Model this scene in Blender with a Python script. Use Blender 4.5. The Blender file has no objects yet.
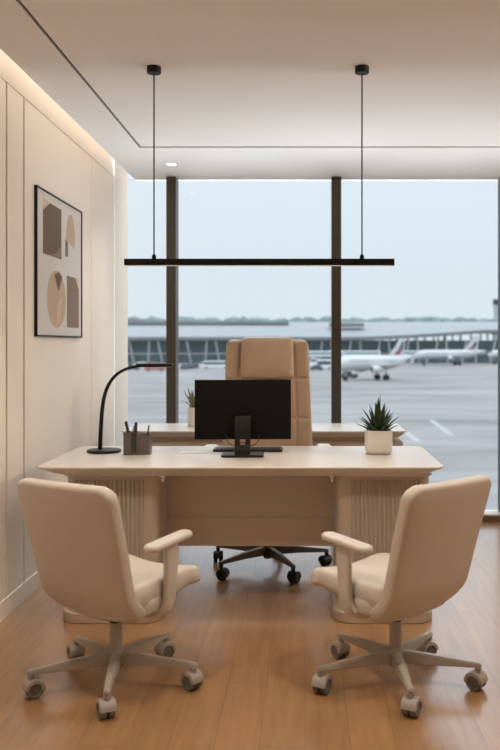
import bpy, bmesh, math, random
from mathutils import Vector, Matrix
random.seed(7)
PI = math.pi
d2r = math.radians
SC = bpy.context.scene
COL = SC.collection

# ---------------------------------------------------------------- materials
def srgb(r, g, b):
    f = lambda c: (c/255/12.92) if c/255 <= 0.04045 else ((c/255+0.055)/1.055)**2.4
    return (f(r), f(g), f(b), 1)

def mat(name, col, rough=0.5, metal=0.0, var=0.06, scale=30, bump=0.0, bscale=200, spec=0.5, stretch=None):
    m = bpy.data.materials.new(name); m.use_nodes = True
    nt = m.node_tree; N = nt.nodes; L = nt.links
    b = N['Principled BSDF']
    tc = N.new('ShaderNodeTexCoord'); mp = N.new('ShaderNodeMapping')
    L.new(tc.outputs['Object'], mp.inputs['Vector'])
    if stretch: mp.inputs['Scale'].default_value = stretch
    no = N.new('ShaderNodeTexNoise'); no.inputs['Scale'].default_value = scale
    no.inputs['Detail'].default_value = 4
    L.new(mp.outputs['Vector'], no.inputs['Vector'])
    mx = N.new('ShaderNodeMix'); mx.data_type = 'RGBA'
    mx.inputs['A'].default_value = tuple(max(0, c*(1-var)) for c in col[:3])+(1,)
    mx.inputs['B'].default_value = tuple(min(1, c*(1+var)) for c in col[:3])+(1,)
    L.new(no.outputs['Fac'], mx.inputs['Factor'])
    L.new(mx.outputs['Result'], b.inputs['Base Color'])
    b.inputs['Roughness'].default_value = rough
    b.inputs['Metallic'].default_value = metal
    b.inputs['Specular IOR Level'].default_value = spec
    if bump:
        n2 = N.new('ShaderNodeTexNoise'); n2.inputs['Scale'].default_value = bscale
        L.new(mp.outputs['Vector'], n2.inputs['Vector'])
        bp = N.new('ShaderNodeBump'); bp.inputs['Strength'].default_value = bump
        bp.inputs['Distance'].default_value = 0.002
        L.new(n2.outputs['Fac'], bp.inputs['Height']); L.new(bp.outputs['Normal'], b.inputs['Normal'])
    return m

def emis(name, col, strength):
    m = bpy.data.materials.new(name); m.use_nodes = True
    nt = m.node_tree; nt.nodes.remove(nt.nodes['Principled BSDF'])
    e = nt.nodes.new('ShaderNodeEmission'); e.inputs['Color'].default_value = col
    e.inputs['Strength'].default_value = strength
    nt.links.new(e.outputs['Emission'], nt.nodes['Material Output'].inputs['Surface'])
    return m

def glass_mat(name, tint=(0.97, 0.985, 0.99, 1), refl=0.05):
    m = bpy.data.materials.new(name); m.use_nodes = True
    nt = m.node_tree; N = nt.nodes; L = nt.links; N.remove(N['Principled BSDF'])
    t = N.new('ShaderNodeBsdfTransparent'); t.inputs['Color'].default_value = tint
    g = N.new('ShaderNodeBsdfGlossy'); g.inputs['Roughness'].default_value = 0.02
    f = N.new('ShaderNodeFresnel'); f.inputs['IOR'].default_value = 1.25
    mx = N.new('ShaderNodeMixShader')
    L.new(f.outputs['Fac'], mx.inputs['Fac']); L.new(t.outputs[0], mx.inputs[1]); L.new(g.outputs[0], mx.inputs[2])
    L.new(mx.outputs[0], N['Material Output'].inputs['Surface'])
    return m

def floor_mat():
    m = bpy.data.materials.new('oak_floor'); m.use_nodes = True
    nt = m.node_tree; N = nt.nodes; L = nt.links; b = N['Principled BSDF']
    tc = N.new('ShaderNodeTexCoord'); mp = N.new('ShaderNodeMapping')
    mp.inputs['Rotation'].default_value = (0, 0, PI/2)
    L.new(tc.outputs['Object'], mp.inputs['Vector'])
    br = N.new('ShaderNodeTexBrick'); br.offset = 0.37; br.inputs['Scale'].default_value = 1
    br.inputs['Brick Width'].default_value = 1.4; br.inputs['Row Height'].default_value = 0.15
    br.inputs['Mortar Size'].default_value = 0.0012; br.inputs['Mortar Smooth'].default_value = 0.3
    br.inputs['Color1'].default_value = FLOOR_A
    br.inputs['Color2'].default_value = FLOOR_B
    br.inputs['Mortar'].default_value = tuple(c*0.6 for c in FLOOR_A[:3])+(1,)
    L.new(mp.outputs['Vector'], br.inputs['Vector'])
    m2 = N.new('ShaderNodeMapping'); m2.inputs['Scale'].default_value = (34, 2.6, 8)
    L.new(tc.outputs['Object'], m2.inputs['Vector'])
    no = N.new('ShaderNodeTexNoise'); no.inputs['Scale'].default_value = 1.0; no.inputs['Detail'].default_value = 6
    no.inputs['Distortion'].default_value = 0.6
    L.new(m2.outputs['Vector'], no.inputs['Vector'])
    rp = N.new('ShaderNodeValToRGB')
    rp.color_ramp.elements[0].position = 0.25; rp.color_ramp.elements[0].color = (0.80, 0.78, 0.76, 1)
    rp.color_ramp.elements[1].position = 0.75; rp.color_ramp.elements[1].color = (1.12, 1.12, 1.12, 1)
    L.new(no.outputs['Fac'], rp.inputs['Fac'])
    mx = N.new('ShaderNodeMix'); mx.data_type = 'RGBA'; mx.blend_type = 'MULTIPLY'; mx.inputs['Factor'].default_value = 1
    L.new(br.outputs['Color'], mx.inputs['A']); L.new(rp.outputs['Color'], mx.inputs['B'])
    L.new(mx.outputs['Result'], b.inputs['Base Color'])
    b.inputs['Roughness'].default_value = 0.34
    b.inputs['Coat Weight'].default_value = 0.9; b.inputs['Coat Roughness'].default_value = 0.17
    b.inputs['Specular IOR Level'].default_value = 0.5
    bp = N.new('ShaderNodeBump'); bp.inputs['Strength'].default_value = 0.12; bp.inputs['Distance'].default_value = 0.001
    L.new(no.outputs['Fac'], bp.inputs['Height']); L.new(bp.outputs['Normal'], b.inputs['Normal'])
    return m

FLOOR_A = (0.34, 0.180, 0.074, 1); FLOOR_B = (0.39, 0.208, 0.088, 1)

M = {}
M['floor'] = floor_mat()
M['ceiling'] = mat('ceiling_paint', (0.83, 0.835, 0.835, 1), 0.9, var=0.015, scale=4)
M['wall'] = mat('wall_panel_cream', (0.87, 0.785, 0.685, 1), 0.6, var=0.02, scale=3, bump=0.05, bscale=90)
M['wallseam'] = mat('wall_joint', (0.30, 0.22, 0.16, 1), 0.8)
M['groove'] = mat('ceiling_groove_bronze', (0.03, 0.022, 0.016, 1), 0.6)
M['bronze'] = mat('bronze_aluminium', (0.075, 0.062, 0.047, 1), 0.42, metal=0.3, var=0.1)
M['sill'] = mat('sill_aluminium', (0.72, 0.68, 0.63, 1), 0.4, metal=0.3)
M['sillface'] = mat('brown_sill_face', (0.17, 0.105, 0.060, 1), 0.5)
M['fin'] = mat('grey_cladding', (0.30, 0.25, 0.20, 1), 0.7, var=0.03)
M['glass'] = glass_mat('window_glass')
M['deskwood'] = mat('cream_oak_veneer', (0.69, 0.635, 0.575, 1), 0.34, var=0.05, scale=3, stretch=(2, 30, 30))
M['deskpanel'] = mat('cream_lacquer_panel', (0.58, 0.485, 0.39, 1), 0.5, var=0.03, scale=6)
M['fluteshade'] = mat('shaded_fluted_lacquer', (0.47, 0.395, 0.32, 1), 0.5, var=0.03, scale=6)  # darker than the panel lacquer: weaker light on the ribs put into the colour
M['plinth'] = mat('champagne_metal', (0.56, 0.46, 0.36, 1), 0.38, metal=0.45)
M['bracket'] = mat('bright_bracket_metal', (0.75, 0.70, 0.62, 1), 0.25, metal=0.8)
M['leather'] = mat('cream_leather', (0.605, 0.535, 0.46, 1), 0.5, var=0.04, scale=14, bump=0.15, bscale=420)
M['shell'] = mat('cream_plastic_shell', (0.60, 0.53, 0.455, 1), 0.42, var=0.02)
M['chairmetal'] = mat('greige_coated_metal', (0.42, 0.378, 0.318, 1), 0.42, metal=0.15, var=0.04)
M['caster'] = mat('greige_caster_plastic', (0.36, 0.315, 0.265, 1), 0.5)
M['wheel'] = mat('grey_caster_tyre', (0.16, 0.14, 0.12, 1), 0.55)
M['black'] = mat('black_plastic', (0.012, 0.012, 0.012, 1), 0.45, var=0.15)
M['blackmetal'] = mat('black_coated_metal', (0.0075, 0.007, 0.0065, 1), 0.5, spec=0.3)
M['screenback'] = mat('black_monitor_plastic', (0.005, 0.005, 0.0045, 1), 0.7, var=0.1, spec=0.15)
M['screen'] = mat('dark_screen_glass', (0.006, 0.006, 0.008, 1), 0.08)
M['tan'] = mat('tan_leather', (0.52, 0.375, 0.26, 1), 0.48, var=0.05, scale=14, bump=0.15, bscale=420)
M['tanlight'] = mat('pale_arm_pad', (0.70, 0.63, 0.55, 1), 0.5)
M['bronzebase'] = mat('dark_bronze_base', (0.12, 0.098, 0.075, 1), 0.4, metal=0.5)
M['pot'] = mat('white_ceramic', (0.78, 0.735, 0.69, 1), 0.55, var=0.03, bump=0.08, bscale=120)
M['soil'] = mat('potting_soil', (0.05, 0.035, 0.022, 1), 0.95, var=0.4, scale=80)
M['aloe'] = mat('dark_green_leaf', (0.030, 0.062, 0.022, 1), 0.42, var=0.45, scale=30, stretch=(1, 1, 4))
M['olive'] = mat('olive_green_leaf', (0.23, 0.225, 0.105, 1), 0.5, var=0.4, scale=40)
M['holder'] = mat('smoky_grey_holder', (0.115, 0.098, 0.082, 1), 0.35, var=0.08)
M['holdershadow'] = mat('holder_shadow_tone', (0.03, 0.025, 0.02, 1), 0.3)
M['steel'] = mat('steel', (0.35, 0.34, 0.33, 1), 0.3, metal=0.9)
M['paper'] = mat('white_paper', (0.82, 0.80, 0.77, 1), 0.7, var=0.01)
M['keyb'] = mat('keyboard_plastic', (0.055, 0.042, 0.035, 1), 0.5)
M['keys'] = mat('key_caps', (0.035, 0.028, 0.024, 1), 0.5)
M['art_mat'] = mat('print_paper', (0.66, 0.63, 0.60, 1), 0.7, var=0.02, scale=4)
M['art_brown'] = mat('print_umber', (0.150, 0.092, 0.056, 1), 0.7, var=0.3, scale=3)
M['art_mid'] = mat('print_taupe', (0.23, 0.155, 0.105, 1), 0.7, var=0.18, scale=4)
M['art_tan'] = mat('print_sand', (0.55, 0.395, 0.27, 1), 0.7, var=0.12, scale=4)
M['art_pale'] = mat('print_pale_sand', (0.62, 0.48, 0.36, 1), 0.7, var=0.1, scale=4)
M['led'] = emis('warm_led', (1.0, 0.85, 0.70, 1), 8)
M['bar_led'] = emis('pendant_led', (1.0, 0.84, 0.66, 1), 40)
M['down_led'] = emis('downlight_led', (1.0, 0.92, 0.82, 1), 5)
M['concrete'] = mat('apron_concrete', (0.245, 0.240, 0.240, 1), 0.7, var=0.75, scale=0.045, stretch=(1, 3.5, 1), spec=0.3)
M['linepaint'] = mat('white_line_paint', (0.36, 0.365, 0.37, 1), 0.7)
M['roof'] = mat('terminal_roof_metal', (0.275, 0.30, 0.315, 1), 0.6, var=0.05, scale=0.05)  # far outdoor colours here and below kept pale: distance haze put into the colour
M['eave'] = mat('terminal_eave', (0.19, 0.20, 0.21, 1), 0.6)
M['facade'] = mat('terminal_glazing', (0.16, 0.25, 0.27, 1), 0.35, var=0.35, scale=0.11)
M['twhite'] = mat('terminal_white_steel', (0.72, 0.76, 0.78, 1), 0.6)
M['awhite'] = mat('aircraft_white', (0.56, 0.575, 0.59, 1), 0.35, var=0.02)
M['agrey'] = mat('aircraft_grey', (0.36, 0.38, 0.40, 1), 0.45)
M['ared'] = mat('fin_maroon', (0.26, 0.07, 0.10, 1), 0.5)
M['adark'] = mat('fin_dark_grey', (0.10, 0.11, 0.13, 1), 0.5)
M['tyre'] = mat('tyre_rubber', (0.025, 0.026, 0.03, 1), 0.8)
M['vdark'] = mat('vehicle_dark_blue', (0.07, 0.09, 0.11, 1), 0.4)
M['vwhite'] = mat('vehicle_white', (0.72, 0.75, 0.77, 1), 0.4)
M['vred'] = mat('vehicle_red', (0.42, 0.17, 0.16, 1), 0.45)
M['vglass'] = mat('vehicle_glass', (0.06, 0.09, 0.10, 1), 0.2)
M['trees'] = mat('hazed_tree_leaves', (0.20, 0.27, 0.265, 1), 0.9, var=0.25, scale=0.15)
M['tower'] = mat('hazed_tower_concrete', (0.45, 0.52, 0.55, 1), 0.7)

# ---------------------------------------------------------------- helpers
def link(o, parent=None):
    COL.objects.link(o)
    if parent is not None: o.parent = parent
    return o

def build(name, bm, m, parent=None, loc=None, smooth=True, angle=40):
    bmesh.ops.recalc_face_normals(bm, faces=bm.faces)
    me = bpy.data.meshes.new(name); bm.to_mesh(me); bm.free()
    mats = m if isinstance(m, (list, tuple)) else [m]
    for x in mats: me.materials.append(x)
    if smooth:
        me.polygons.foreach_set('use_smooth', [True]*len(me.polygons))
        try: me.set_sharp_from_angle(angle=math.radians(angle))
        except Exception: pass
    o = bpy.data.objects.new(name, me)
    if loc: o.location = loc
    return link(o, parent)

def thing(name, label, cat, loc=(0, 0, 0), rz=0, group=None):
    o = bpy.data.objects.new(name, None); o.empty_display_size = 0.05
    o.location = loc; o.rotation_euler = (0, 0, rz)
    link(o); tag(o, label, cat, group); return o

def tag(o, label, cat, group=None, kind=None):
    o['label'] = label; o['category'] = cat
    if group: o['group'] = group
    if kind: o['kind'] = kind
    return o

def struct(o): o['kind'] = 'structure'; return o

def copy_tree(o, parent=None):
    c = o.copy(); COL.objects.link(c); c.parent = parent
    for ch in [x for x in o.children]: copy_tree(ch, c)
    return c

def box(bm, x0, x1, y0, y1, z0, z1, bev=0, seg=2, mi=0):
    r = bmesh.ops.create_cube(bm, size=1)
    vs = r['verts']
    for v in vs:
        v.co = Vector((x0 if v.co.x < 0 else x1, y0 if v.co.y < 0 else y1, z0 if v.co.z < 0 else z1))
    fs = set(f for v in vs for f in v.link_faces)
    for f in fs: f.material_index = mi
    if bev:
        es = list(set(e for v in vs for e in v.link_edges))
        bmesh.ops.bevel(bm, geom=es, offset=bev, segments=seg, affect='EDGES', profile=0.5)
    return vs

def hexa(bm, a, b, bev=0, mi=0):
    """a, b: four corner points each, matching order"""
    va = [bm.verts.new(p) for p in a]; vb = [bm.verts.new(p) for p in b]
    n = len(a); fs = [bm.faces.new(va[::-1]), bm.faces.new(vb)]
    for i in range(n): fs.append(bm.faces.new((va[i], va[(i+1) % n], vb[(i+1) % n], vb[i])))
    for f in fs: f.material_index = mi
    if bev:
        es = list(set(e for f in fs for e in f.edges))
        bmesh.ops.bevel(bm, geom=es, offset=bev, segments=2, affect='EDGES', profile=0.5)

def loft(bm, rings, close=True, mi=0):
    R = [[bm.verts.new(p) for p in r] for r in rings]
    n = len(R[0])
    for a, b in zip(R, R[1:]):
        for i in range(n):
            f = bm.faces.new((a[i], a[(i+1) % n], b[(i+1) % n], b[i])); f.material_index = mi
    if close:
        f = bm.faces.new(R[0][::-1]); f.material_index = mi
        f = bm.faces.new(R[-1]); f.material_index = mi

def lathe(bm, prof, seg=32, org=(0, 0, 0), axis='z', mi=0):
    """prof: (radius, height) list"""
    rings = []
    for r, h in prof:
        ring = []
        for k in range(seg):
            a = 2*PI*k/seg; c, s = r*math.cos(a), r*math.sin(a)
            p = {'z': (c, s, h), 'x': (h, c, s), 'y': (c, h, s)}[axis]
            ring.append(Vector(p)+Vector(org))
        rings.append(ring)
    loft(bm, rings, True, mi)

def tube(bm, pts, r, seg=12, mi=0):
    pts = [Vector(p) for p in pts]; rings = []
    rr = r if isinstance(r, (list, tuple)) else [r]*len(pts)
    up = None
    for i, p in enumerate(pts):
        t = (pts[min(i+1, len(pts)-1)]-pts[max(i-1, 0)]).normalized()
        if up is None:
            up = t.orthogonal().normalized()
        else:
            up = (up - t*up.dot(t)).normalized()
        w = t.cross(up)
        rings.append([p+(up*math.cos(2*PI*k/seg)+w*math.sin(2*PI*k/seg))*rr[i] for k in range(seg)])
    loft(bm, rings, True, mi)

def catmull(P, n=8):
    P = [Vector(p) for p in P]; out = []
    Q = [P[0]*2-P[1]]+P+[P[-1]*2-P[-2]]
    for i in range(1, len(Q)-2):
        for k in range(n):
            t = k/n
            out.append(0.5*((2*Q[i])+(-Q[i-1]+Q[i+1])*t+(2*Q[i-1]-5*Q[i]+4*Q[i+1]-Q[i+2])*t*t
                            + (-Q[i-1]+3*Q[i]-3*Q[i+1]+Q[i+2])*t**3))
    out.append(P[-1]); return out

def rrect(hw, hh, r, n=6, m=6):
    """rounded rectangle outline, centred; m subdivisions per straight side"""
    r = max(1e-4, min(r, hw-1e-4, hh-1e-4)); pts = []
    cs = [(hw-r, hh-r, 0), (-(hw-r), hh-r, PI/2), (-(hw-r), -(hh-r), PI), (hw-r, -(hh-r), 1.5*PI)]
    for i, (cx, cy, a0) in enumerate(cs):
        arc = [(cx+r*math.cos(a0+PI/2*k/n), cy+r*math.sin(a0+PI/2*k/n)) for k in range(n+1)]
        pts += arc
        nx = cs[(i+1) % 4]; b0 = nx[2]
        q = (nx[0]+r*math.cos(b0), nx[1]+r*math.sin(b0)); p = arc[-1]
        for k in range(1, m): pts.append((p[0]+(q[0]-p[0])*k/m, p[1]+(q[1]-p[1])*k/m))
    return pts

def cushion(bm, hw, hh, rc, th, re, fmap=None, puff=0.0, nr=5, m=8, mi=0, puffback=0.0):
    """soft slab: rounded-rect outline, thickness th, edge radius re; fmap(u,v,n) -> xyz"""
    fmap = fmap or (lambda u, v, n: (u, v, n))
    re = min(re, th/2)
    def pz(u, v, p): return p*(1-min(1, abs(u)/hw)**2.2)*(1-min(1, abs(v)/hh)**2.2)
    rings = []
    base = rrect(hw-re, hh-re, max(rc-re, 0.004), 6, m)
    for k in [0.02]+[i/nr for i in range(1, nr)]:
        rings.append([(u*k, v*k, -th/2-pz(u*k, v*k, puffback)) for u, v in base])
    for i in range(9):
        a = -PI/2+PI*i/8
        off = re*(1-math.cos(a)); z = (th/2-re)*(1 if a > 0 else -1 if a < 0 else 0)+re*math.sin(a)
        rings.append([(u, v, z) for u, v in rrect(hw-off, hh-off, max(rc-off, 0.004), 6, m)])
    for k in [i/nr for i in range(nr-1, 0, -1)]+[0.02]:
        rings.append([(u*k, v*k, th/2+pz(u*k, v*k, puff)) for u, v in base])
    loft(bm, [[fmap(*p) for p in r] for r in rings], True, mi)

# ---------------------------------------------------------------- room shell
XL, XR, YB, YW, ZC = -1.453, 3.3, -2.6, 6.5, 2.58
bm = bmesh.new(); box(bm, XL-0.1, XR+0.1, YB-0.1, YW+0.02, -0.12, 0)
struct(build('floor', bm, M['floor'], smooth=False))
bm = bmesh.new()
XE = -1.295; GX = -1.05; GY = 5.41; g = 0.008; gy = 0.017
box(bm, XE, GX-g, YB, YW, ZC, ZC+0.28)
box(bm, GX+g, XR, YB, GY-gy, ZC, ZC+0.14)
box(bm, GX-g, XR, GY+gy, YW, ZC, ZC+0.14)
box(bm, XL-0.1, XR+0.1, YB-0.1, YW+0.6, ZC+0.30, ZC+0.42)
struct(build('ceiling', bm, M['ceiling'], smooth=False))
bm = bmesh.new()
box(bm, GX-g+0.0002, GX+g-0.0002, YB, GY+gy-0.0002, ZC+0.010, ZC+0.13)
box(bm, GX+g, XR, GY-gy+0.0002, GY+gy-0.0002, ZC+0.010, ZC+0.13)
struct(build('trim_1', bm, M['groove'], smooth=False))
# left wall: backing with joint gaps, panels standing proud of it
bm = bmesh.new(); box(bm, XL-0.12, XL-0.012, YB-0.1, YW+0.47, 0, ZC+0.30)
wl = struct(build('wall_left', bm, M['wallseam'], smooth=False))
seams = [YB, -1.2, 0.2, 1.6, 3.0, 4.14, 4.395, 5.785, YW-0.005]
PT = 2.60
for a, b_ in zip(seams, seams[1:]):
    bm = bmesh.new(); ga = 0.012 if 4 < a < 4.5 else 0.003; gb = 0.012 if 4 < b_ < 4.5 else 0.003
    box(bm, XL-0.012, XL, a+ga, b_-gb, 0.0, PT-0.002, 0.001, 1)
    build('wall_panel', bm, M['wall'], wl, smooth=False)
bm = bmesh.new(); box(bm, XL-0.012, XL, YB, YW-0.008, PT+0.002, ZC+0.30)
build('upper_panel', bm, M['wall'], wl, smooth=False)
bm = bmesh.new(); box(bm, XL, XL+0.007, YB, YW-0.165, 0, 0.095, 0.002, 1)
struct(build('baseboard_left', bm, M['wall'], smooth=False))
bm = bmesh.new(); box(bm, XR, XR+0.12, YB-0.1, YW+0.02, 0, ZC+0.30)
struct(build('wall_right', bm, M['wall'], smooth=False))
bm = bmesh.new(); box(bm, XL-0.1, XR+0.1, YB-0.12, YB, 0, ZC+0.30)
struct(build('wall_back', bm, M['wall'], smooth=False))
bm = bmesh.new(); box(bm, XL-0.012, XL, YW-0.004, YW+0.47, 0, ZC+0.30)
build('outer_fin', bm, M['fin'], wl, smooth=False)
# window wall
bm = bmesh.new()
box(bm, XL, XR, YW-0.16, YW, 0, 0.058, 0.003, 1)
box(bm, XE, XR, YW-0.04, YW+0.02, ZC-0.001, ZC+0.30)
win = struct(build('window_1', bm, M['sill'], smooth=False))
bm = bmesh.new(); box(bm, XL, XR, YW-0.164, YW-0.161, 0.0, 0.045)
build('sill_face', bm, M['sillface'], win, smooth=False)
mx = [-1.0, 0.237, 1.508, 2.73]
for x in mx:
    bm = bmesh.new()
    box(bm, x-0.038, x+0.034, YW-0.145, YW-0.02, 0.058, ZC, 0.003, 1)
    box(bm, x-0.012, x+0.026, YW-0.02, YW+0.05, 0.0, ZC, 0.002, 1)
    build('mullion', bm, M['bronze'], win, smooth=False)
ed = [XL]+mx+[XR]
for a, b_ in zip(ed, ed[1:]):
    bm = bmesh.new(); box(bm, a+(0.034 if a != ed[0] else 0), b_-(0.038 if b_ != XR else 0), YW-0.032, YW-0.024, 0.058, ZC)
    build('pane', bm, M['glass'], win, smooth=False)

# ---------------------------------------------------------------- cove, downlights, pendant
t = thing('cove_light', 'warm light strip glowing in the ceiling recess along the left wall', 'light', (XE, 1.9, ZC+0.235))
bm = bmesh.new(); box(bm, -0.010, -0.002, -4.3, 4.45, -0.012, 0.012)
build('led_strip', bm, M['led'], t, smooth=False)
bm = bmesh.new(); box(bm, -0.002, 0.0, -4.35, 4.5, -0.016, 0.016)
build('channel', bm, M['shell'], t, smooth=False)

def downlight(x, y, label, group=None, power=0, angle=110, blend=0.8):
    t = thing('downlight', label, 'ceiling light', (x, y, ZC), 0, group)
    bm = bmesh.new()
    lathe(bm, [(0.034, -0.001), (0.044, -0.004), (0.048, -0.001), (0.048, 0.0), (0.034, 0.0)], 32)
    build('trim_ring', bm, M['vwhite'], t)
    bm = bmesh.new(); lathe(bm, [(0.0335, -0.0022), (0.0335, -0.0002)], 24)
    build('lens', bm, M['down_led'], t)
    if power:
        l = bpy.data.lights.new('downlight_lamp', 'SPOT'); l.energy = power; l.color = (1.0, 0.91, 0.80)
        l.spot_size = math.radians(angle); l.spot_blend = blend; l.shadow_soft_size = 0.05
        o = bpy.data.objects.new('downlight_lamp', l); o.location = (x, y, ZC-0.03); COL.objects.link(o)
    return t
P1 = 78
downlight(-0.93, 5.92, 'small round recessed downlight in the ceiling by the left window post', None, 10)
for x, y, p in [(-0.9, 2.6, P1), (0.9, 2.6, P1), (-0.6, 0.4, P1), (1.2, 0.4, P1), (0.3, -1.4, P1), (2.4, 2.6, P1), (2.4, 5.0, P1*0.6)]:
    downlight(x, y, 'round recessed downlight in the near part of the ceiling', 'downlights over the near half of the room', p)

for y, ty in ((3.2, 4.0), (5.1, 5.2)):      # unseen spots added at the right to brighten the panelled wall
    l = bpy.data.lights.new('wall_fill_spot', 'SPOT'); l.energy = 75; l.color = (1.0, 0.86, 0.70)
    l.spot_size = d2r(75); l.spot_blend = 1.0; l.shadow_soft_size = 0.12
    o = bpy.data.objects.new('wall_fill_spot', l); COL.objects.link(o); o.location = (2.5, y, ZC-0.12)
    o.rotation_euler = (Vector((XL, ty, 1.25))-o.location).to_track_quat('-Z', 'Y').to_euler()
PY = 3.85; BZ = 1.694
t = thing('pendant_light', 'long thin black linear pendant light hanging over the desk on two rods', 'pendant light', (-0.206, PY, ZC))
bm = bmesh.new(); box(bm, -0.609, 0.609, -0.022, 0.022, BZ-ZC-0.009, BZ-ZC+0.015, 0.001, 1)
for a, b_ in ((-0.022, -0.018), (0.018, 0.022)): box(bm, -0.609, 0.609, a, b_, BZ-ZC-0.015, BZ-ZC-0.008)
for a, b_ in ((-0.609, -0.604), (0.604, 0.609)): box(bm, a, b_, -0.018, 0.018, BZ-ZC-0.015, BZ-ZC-0.008)
bar = build('bar', bm, M['blackmetal'], t, smooth=False)
bm = bmesh.new(); box(bm, -0.602, 0.602, -0.0175, 0.0175, BZ-ZC-0.0115, BZ-ZC-0.0092)
build('diffuser', bm, M['bar_led'], t, smooth=False)['label'] = 'warm white light strip under the bar'
for dx in (-0.478, 0.464):
    bm = bmesh.new(); tube(bm, [(dx, 0, BZ-ZC+0.01), (dx, 0, -0.02)], 0.0032, 10)
    lathe(bm, [(0.010, BZ-ZC+0.014), (0.010, BZ-ZC+0.03), (0.005, BZ-ZC+0.036)], 14, (dx, 0, 0))
    build('rod', bm, M['blackmetal'], t)
    bm = bmesh.new(); lathe(bm, [(0.0, -0.030), (0.030, -0.030), (0.032, -0.027), (0.032, 0.0)], 28, (dx, 0, 0))
    build('canopy', bm, M['blackmetal'], t)

# ---------------------------------------------------------------- framed artwork on left wall
AY0, AY1, AZ0, AZ1 = 4.558, 5.485, 1.366, 2.180
t = thing('framed_artwork', 'black framed abstract print of brown shapes on the left wall', 'picture', (XL, (AY0+AY1)/2, AZ0))
hw = (AY1-AY0)/2; H = AZ1-AZ0
bm = bmesh.new(); fw = 0.010; fd = 0.017
for a in [(-hw, -hw+fw, 0, H), (hw-fw, hw, 0, H), (-hw+fw, hw-fw, 0, fw), (-hw+fw, hw-fw, H-fw, H)]:
    box(bm, 0.0005, fd, a[0], a[1], a[2], a[3], 0.0015, 1)
build('frame', bm, M['blackmetal'], t, smooth=False)
bm = bmesh.new(); box(bm, 0.0005, 0.0105, -hw+fw, hw-fw, fw, H-fw)
xs = 0.0112
def poly(pts, mi):   # pts in fractions of the picture, (0,0) bottom left
    a = [(xs, -hw+p[0]*2*hw, p[1]*H) for p in pts]; b_ = [(xs-0.0009, p[1], p[2]) for p in a]
    hexa(bm, b_, a, 0, mi)
def oval(cx, cy, rx, ry, a0, a1, n=14, tilt=0):
    return [(cx+rx*math.cos(a0+(a1-a0)*k/n), cy+ry*math.sin(a0+(a1-a0)*k/n)) for k in range(n+1)]
# upper left: umber block with a leaning left corner
poly([(0.13, 0.565), (0.51, 0.565), (0.51, 0.925), (0.27, 0.93), (0.13, 0.86)], 1)
xs += 0.0006; poly([(0.22, 0.565), (0.51, 0.565), (0.51, 0.66), (0.40, 0.60)], 2)
poly([(0.13, 0.86), (0.27, 0.93), (0.13, 0.945)], 4)
# upper right: pale arch leaf with a small taupe block
xs -= 0.0006; poly(oval(0.73, 0.76, 0.10, 0.17, -0.5, PI+0.2), 3)
xs += 0.0006; poly([(0.60, 0.60), (0.66, 0.60), (0.66, 0.71), (0.60, 0.73)], 2)
xs -= 0.0006
# lower left: sand oval with dark wedge
poly(oval(0.41, 0.27, 0.20, 0.205, 0, 2*PI, 20)[:-1], 3)
xs += 0.0006; poly([(0.36, 0.44), (0.46, 0.47), (0.53, 0.44), (0.45, 0.33)], 1)
poly([(0.40, 0.08), (0.50, 0.12), (0.52, 0.30), (0.40, 0.24)], 4); xs -= 0.0006
# lower right: taupe block with clipped corner
poly([(0.64, 0.075), (0.93, 0.075), (0.93, 0.37), (0.84, 0.46), (0.64, 0.46)], 2)
xs += 0.0006; poly([(0.84, 0.46), (0.93, 0.46), (0.93, 0.37)], 4)
build('print', bm, [M['art_mat'], M['art_brown'], M['art_mid'], M['art_tan'], M['art_pale']], t, smooth=False)

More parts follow.
